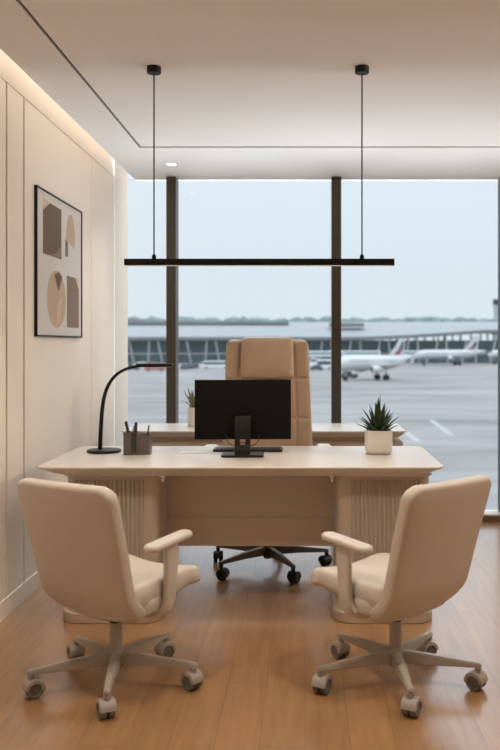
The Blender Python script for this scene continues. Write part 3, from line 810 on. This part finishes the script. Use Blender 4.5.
def make_aircraft(label, loc, rz, Lf=25.0, R=1.95, zc=4.9, fin_h=5.8, span=13.0):
    """nose towards -X"""
    t = thing('airliner', label, 'aircraft', loc, rz, None)
    bm = bmesh.new(); rings = []
    S = [(0, 0.05, -0.5), (0.012, 0.40, -0.42), (0.04, 0.68, -0.28), (0.09, 0.90, -0.12), (0.15, 1, 0), (0.35, 1, 0), (0.62, 1, 0), (0.75, 0.90, 0.10), (0.87, 0.62, 0.36), (0.96, 0.30, 0.62), (1.0, 0.10, 0.74)]
    for k, r, dz in S:
        rings.append([(Lf*(k-0.5), R*r*math.cos(2*PI*q/24), zc+R*dz+R*r*math.sin(2*PI*q/24)) for q in range(24)])
    loft(bm, rings, True); fus = build('fuselage', bm, M['awhite'], t)
    for s in (-1, 1):
        bm = bmesh.new(); box(bm, -Lf*0.36, Lf*0.24, s*R*0.955-0.03, s*R*0.955+0.03, zc+0.45, zc+0.80)
        build('cabin_windows', bm, M['agrey'], fus, smooth=False)
    bm = bmesh.new(); box(bm, -Lf*0.462, -Lf*0.432, -1.0, 1.0, zc+0.55, zc+1.0); build('cockpit_windows', bm, M['vglass'], fus, smooth=False)
    for s in (-1, 1):
        bm = bmesh.new()
        hexa(bm, [(-2.6, s*1.2, zc-1.15), (2.8, s*1.2, zc-1.15), (2.8, s*1.2, zc-0.75), (-2.6, s*1.2, zc-0.55)],
             [(3.2, s*span, zc+0.15), (4.6, s*span, zc+0.15), (4.6, s*span, zc+0.25), (3.2, s*span, zc+0.28)])
        w = build('wing', bm, M['awhite'], t, smooth=False)
        bm = bmesh.new(); hexa(bm, [(3.2, s*span-0.05, zc+0.15), (4.6, s*span-0.05, zc+0.15), (4.6, s*span+0.05, zc+0.15), (3.2, s*span+0.05, zc+0.15)],
                               [(4.6, s*(span+0.5)-0.03, zc+2.2), (5.2, s*(span+0.5)-0.03, zc+2.2), (5.2, s*(span+0.5)+0.03, zc+2.2), (4.6, s*(span+0.5)+0.03, zc+2.2)])
        build('winglet', bm, M['awhite'], w, smooth=False)
        bm = bmesh.new(); lathe(bm, [(0.75, -3.6), (1.0, -3.4), (1.05, -2.2), (0.85, -0.8), (0.5, 0.2), (0.0, 0.25)], 20, (0.2, s*4.4, zc-1.75), 'x')
        e = build('engine', bm, M['awhite'], t)
        bm = bmesh.new(); lathe(bm, [(0.0, -3.62), (0.76, -3.62), (0.76, -3.40), (0, -3.38)], 20, (0.2, s*4.4, zc-1.75), 'x')
        build('intake', bm, M['adark'], e)
        bm = bmesh.new(); hexa(bm, [(Lf*0.37, s*0.3, zc+1.0), (Lf*0.48, s*0.3, zc+1.0), (Lf*0.48, s*0.3, zc+1.25), (Lf*0.37, s*0.3, zc+1.25)],
                               [(Lf*0.47, s*4.6, zc+1.5), (Lf*0.52, s*4.6, zc+1.5), (Lf*0.52, s*4.6, zc+1.6), (Lf*0.47, s*4.6, zc+1.6)])
        build('tailplane', bm, M['awhite'], t, smooth=False)
    zr = zc+R*0.78
    def finpt(k, h): # k 0 lead..1 trail
        x0 = Lf*0.20+h*0.70; x1 = Lf*0.38+h*0.16
        return x0+(x1-x0)*k
    bm = bmesh.new()
    hexa(bm, [(finpt(0, 0), -0.22, zr), (finpt(1, 0), -0.14, zr), (finpt(1, 0), 0.14, zr), (finpt(0, 0), 0.22, zr)],
         [(finpt(0, fin_h), -0.10, zr+fin_h), (finpt(1, fin_h), -0.06, zr+fin_h), (finpt(1, fin_h), 0.06, zr+fin_h), (finpt(0, fin_h), 0.10, zr+fin_h)])
    fin = build('tail_fin', bm, M['awhite'], t, smooth=False)
    for s in (-1, 1):
        bm = bmesh.new(); yy = s*0.235
        def q(k, h, y): return (finpt(k, h), y, zr+h)
        hexa(bm, [q(0.25, 0.6, yy-0.01), q(0.75, 0.9, yy-0.01), q(0.72, 2.0, yy-0.01), q(0.3, 1.7, yy-0.01)], [q(0.25, 0.6, yy+0.01), q(0.75, 0.9, yy+0.01), q(0.72, 2.0, yy+0.01), q(0.3, 1.7, yy+0.01)], mi=0)
        hexa(bm, [q(0.42, 2.0, yy-0.01), q(0.85, 1.9, yy-0.01), q(0.85, 4.6, yy-0.01), q(0.5, 4.2, yy-0.01)], [q(0.42, 2.0, yy+0.01), q(0.85, 1.9, yy+0.01), q(0.85, 4.6, yy+0.01), q(0.5, 4.2, yy+0.01)], mi=1)
        em = build('tail_emblem', bm, [M['ared'], M['adark']], fin, smooth=False); em['label'] = 'maroon and dark grey fin marking'
    for gx, gy, rw in ((-Lf*0.36, 0, 0.55), (Lf*0.10, -2.4, 0.8), (Lf*0.10, 2.4, 0.8)):
        bm = bmesh.new(); tube(bm, [(gx, gy, 0.4), (gx, gy, zc-R*0.6)], 0.20, 8); gear = build('landing_gear', bm, M['agrey'], t)
        for s in (-1, 1):
            bm = bmesh.new(); lathe(bm, [(0.1, -0.18), (rw, -0.18), (rw, 0.18), (0.1, 0.18)], 16, (gx, gy+s*0.45, rw), 'y'); build('wheel', bm, M['tyre'], gear)
    return t
x, y, z = at(374, D=243)
make_aircraft('white airliner parked left of the others, maroon marking on its fin', (x, y, z), d2r(27), Lf=26, R=2.1, fin_h=5.4)
x, y, z = at(450, D=420)
make_aircraft('white airliner parked further away, between the others on the right', (x, y, z), d2r(16), Lf=39, R=2.2, zc=5.4, fin_h=7.5, span=17)
x, y, z = at(512, D=446)
make_aircraft('small far white airliner partly cut off by the right window post', (x, y, z), d2r(8), Lf=26, zc=5.4, fin_h=4.5)

def make_vehicle(name, label, cat, loc, rz, Lv, W, Hb, Hc, c0, c1, bodym, group=None):
    t = thing(name, label, cat, loc, rz, group); r = 0.42
    bm = bmesh.new(); box(bm, -Lv/2, Lv/2, -W/2, W/2, 0.35, Hb, 0.12, 2); build('body', bm, bodym, t)
    bm = bmesh.new(); a, b_ = Lv*c0, Lv*c1
    hexa(bm, [(a, -W/2+0.05, Hb-0.02), (b_, -W/2+0.05, Hb-0.02), (b_, W/2-0.05, Hb-0.02), (a, W/2-0.05, Hb-0.02)],
         [(a+0.35, -W/2+0.18, Hc), (b_-0.2, -W/2+0.18, Hc), (b_-0.2, W/2-0.18, Hc), (a+0.35, W/2-0.18, Hc)], 0.06)
    cb = build('cab', bm, bodym, t)
    bm = bmesh.new(); box(bm, a+0.45, b_-0.4, -W/2+0.02, W/2-0.02, Hb+0.15*(Hc-Hb), Hb+0.75*(Hc-Hb)); build('windows', bm, M['vglass'], cb, smooth=False)
    for sx in (-1, 1):
        for sy in (-1, 1):
            bm = bmesh.new(); lathe(bm, [(0.08, -0.13), (r, -0.13), (r, 0.13), (0.08, 0.13)], 16, (sx*Lv*0.31, sy*(W/2-0.06), r), 'y'); build('wheel', bm, M['tyre'], t)
    return t
make_vehicle('car', 'dark car on the apron just right of the tan chair', 'car', at(316.5, D=335), d2r(4), 5.0, 2.0, 1.25, 2.1, -0.3, 0.38, M['vdark'])
make_vehicle('van', 'white van parked behind the dark car right of the tan chair', 'van', at(324, D=352), d2r(-4), 6.6, 2.2, 1.5, 4.0, -0.48, 0.5, M['vwhite'])
make_vehicle('truck', 'pale service truck seen above the dark car beside the tan chair', 'truck', at(316, D=366), d2r(0), 6.0, 2.4, 2.6, 4.4, -0.48, 0.1, M['vwhite'])
for k, px in enumerate((184, 189.5, 195)):
    make_vehicle('car', 'small dark car in the row just right of the left window post', 'car', at(px, D=345+8*k), d2r(80), 4.6, 2.0, 1.3, 2.3, -0.3, 0.4, M['vdark'], 'dark cars by the left window post')
make_vehicle('coach', 'long low white coach at the terminal left of the tan chair', 'coach', at(216, D=362), d2r(3), 13.0, 2.6, 1.5, 3.2, -0.44, 0.5, M['vwhite'])
make_vehicle('truck', 'red airport truck below the desk lamp head in the left pane', 'truck', at(155, D=330), 0, 8.0, 2.5, 1.8, 3.4, -0.48, 0.0, M['vred'])
make_vehicle('van', 'white van in the left pane, left of the red truck', 'van', at(144, D=350), d2r(6), 6.2, 2.2, 1.4, 2.9, -0.46, 0.5, M['vwhite'])
make_vehicle('tug', 'dark baggage tug at the far left edge of the window', 'tug', at(133, D=340), 0, 4.5, 2.0, 1.4, 2.6, -0.45, 0.0, M['vdark'])

def jet_bridge(label, px, D, L_, rz):
    x, y, z = at(px, D=D); t = thing('jet_bridge', label, 'jet bridge', (x, y, z), rz)
    bm = bmesh.new(); box(bm, -L_/2, L_/2, -1.4, 1.4, 4.2, 7.0, 0.15, 1); build('tunnel', bm, M['twhite'], t, smooth=False)
    bm = bmesh.new(); box(bm, -L_/2+0.8, L_/2-0.8, -1.45, 1.45, 5.3, 6.3); build('window_band', bm, M['facade'], t, smooth=False)
    bm = bmesh.new(); lathe(bm, [(0.0, 3.9), (2.2, 3.9), (2.2, 7.3), (0.0, 7.5)], 16, (-L_/2, 0, 0)); build('cab', bm, M['twhite'], t)
    for dx in (-L_*0.22, L_*0.45):
        bm = bmesh.new(); box(bm, dx-0.4, dx+0.4, -1.0, 1.0, 0, 4.2); build('support', bm, M['agrey'], t, smooth=False)
jet_bridge('white jet bridge at the terminal just left of the middle window post', 322, 420, 22, d2r(12))
jet_bridge('white jet bridge at the terminal just right of the middle window post', 357, 440, 24, d2r(-10))
jet_bridge('white jet bridge at the terminal behind the gap between the two big airliners', 412, 448, 18, d2r(10))
make_vehicle('van', 'dark van at the terminal foot left of the far airliner fin', 'van', at(432, D=468), 0, 6.5, 2.3, 1.8, 3.6, -0.48, 0.45, M['vdark'])
make_vehicle('truck', 'white catering truck at the terminal foot above the near airliner fuselage', 'truck', at(378, D=455), 0, 9.0, 2.6, 2.4, 4.2, -0.48, 0.4, M['vwhite'])
make_vehicle('tug', 'dark pushback tug by the nose wheel of the near airliner', 'tug', at(349, D=255), d2r(20), 5.0, 2.4, 1.3, 2.2, -0.40, 0.1, M['vdark'])
# ---------------------------------------------------------------- sky
w = bpy.data.worlds.new('overcast_sky'); SC.world = w; w.use_nodes = True
nt = w.node_tree; N = nt.nodes; L = nt.links; bg = N['Background']
tc = N.new('ShaderNodeTexCoord'); sp = N.new('ShaderNodeSeparateXYZ'); L.new(tc.outputs['Generated'], sp.inputs[0])
rp = N.new('ShaderNodeValToRGB'); e = rp.color_ramp.elements
e[0].position = 0.0; e[0].color = (0.78, 0.855, 0.905, 1)
e[1].position = 0.75; e[1].color = (2.1, 2.25, 2.4, 1)
e2 = rp.color_ramp.elements.new(0.09); e2.color = (0.77, 0.855, 0.925, 1)
e3 = rp.color_ramp.elements.new(0.20); e3.color = (0.80, 0.89, 0.97, 1)
L.new(sp.outputs['Z'], rp.inputs['Fac'])
no = N.new('ShaderNodeTexNoise'); no.inputs['Scale'].default_value = 3.0; no.inputs['Detail'].default_value = 3
mp = N.new('ShaderNodeMapping'); mp.inputs['Scale'].default_value = (1, 1, 4); L.new(tc.outputs['Generated'], mp.inputs[0]); L.new(mp.outputs[0], no.inputs['Vector'])
mx_ = N.new('ShaderNodeMix'); mx_.data_type = 'RGBA'; mx_.blend_type = 'MIX'
mu = N.new('ShaderNodeMath'); mu.operation = 'MULTIPLY'; mu.inputs[1].default_value = 0.0; L.new(no.outputs['Fac'], mu.inputs[0]); L.new(mu.outputs[0], mx_.inputs['Factor'])
L.new(rp.outputs['Color'], mx_.inputs['A']); mx_.inputs['B'].default_value = (0.80, 0.86, 0.91, 1)
L.new(mx_.outputs['Result'], bg.inputs['Color']); bg.inputs['Strength'].default_value = 1.0

# unseen area lamp added low outside the window to brighten the ceiling
l = bpy.data.lights.new('low_fill_lamp', 'AREA'); l.shape = 'RECTANGLE'; l.size = 9; l.size_y = 3
l.energy = 3300; l.color = (0.93, 0.96, 1.0)
o = bpy.data.objects.new('low_fill_lamp', l); COL.objects.link(o)
o.location = (0.6, 9.6, -1.9); o.rotation_euler = (PI-d2r(35), 0, 0)
# unseen area lamp added high outside to brighten floor and furniture tops
l = bpy.data.lights.new('high_fill_lamp', 'AREA'); l.shape = 'RECTANGLE'; l.size = 10; l.size_y = 4
l.energy = 1300; l.color = (0.92, 0.96, 1.0)
o = bpy.data.objects.new('high_fill_lamp', l); COL.objects.link(o)
o.location = (1.2, 10.5, 7.2); o.rotation_euler = (-d2r(48), 0, 0)
# ---------------------------------------------------------------- camera
cam = bpy.data.cameras.new('camera'); co = bpy.data.objects.new('camera', cam); COL.objects.link(co)
co.location = (0, 0, EYE); co.rotation_euler = (PI/2, 0, 0)
cam.sensor_width = 36; cam.lens = 36*850/750
cam.shift_x = -55/750; cam.shift_y = -30/750
cam.clip_end = 3000; cam.clip_start = 0.05
cam.dof.use_dof = True; cam.dof.focus_distance = 4.1; cam.dof.aperture_fstop = 2.5
SC.camera = co

vs_ = SC.view_settings
vs_.view_transform = 'Standard'; vs_.look = 'None'; vs_.gamma = 1; vs_.exposure = 0
vs_.use_curve_mapping = False
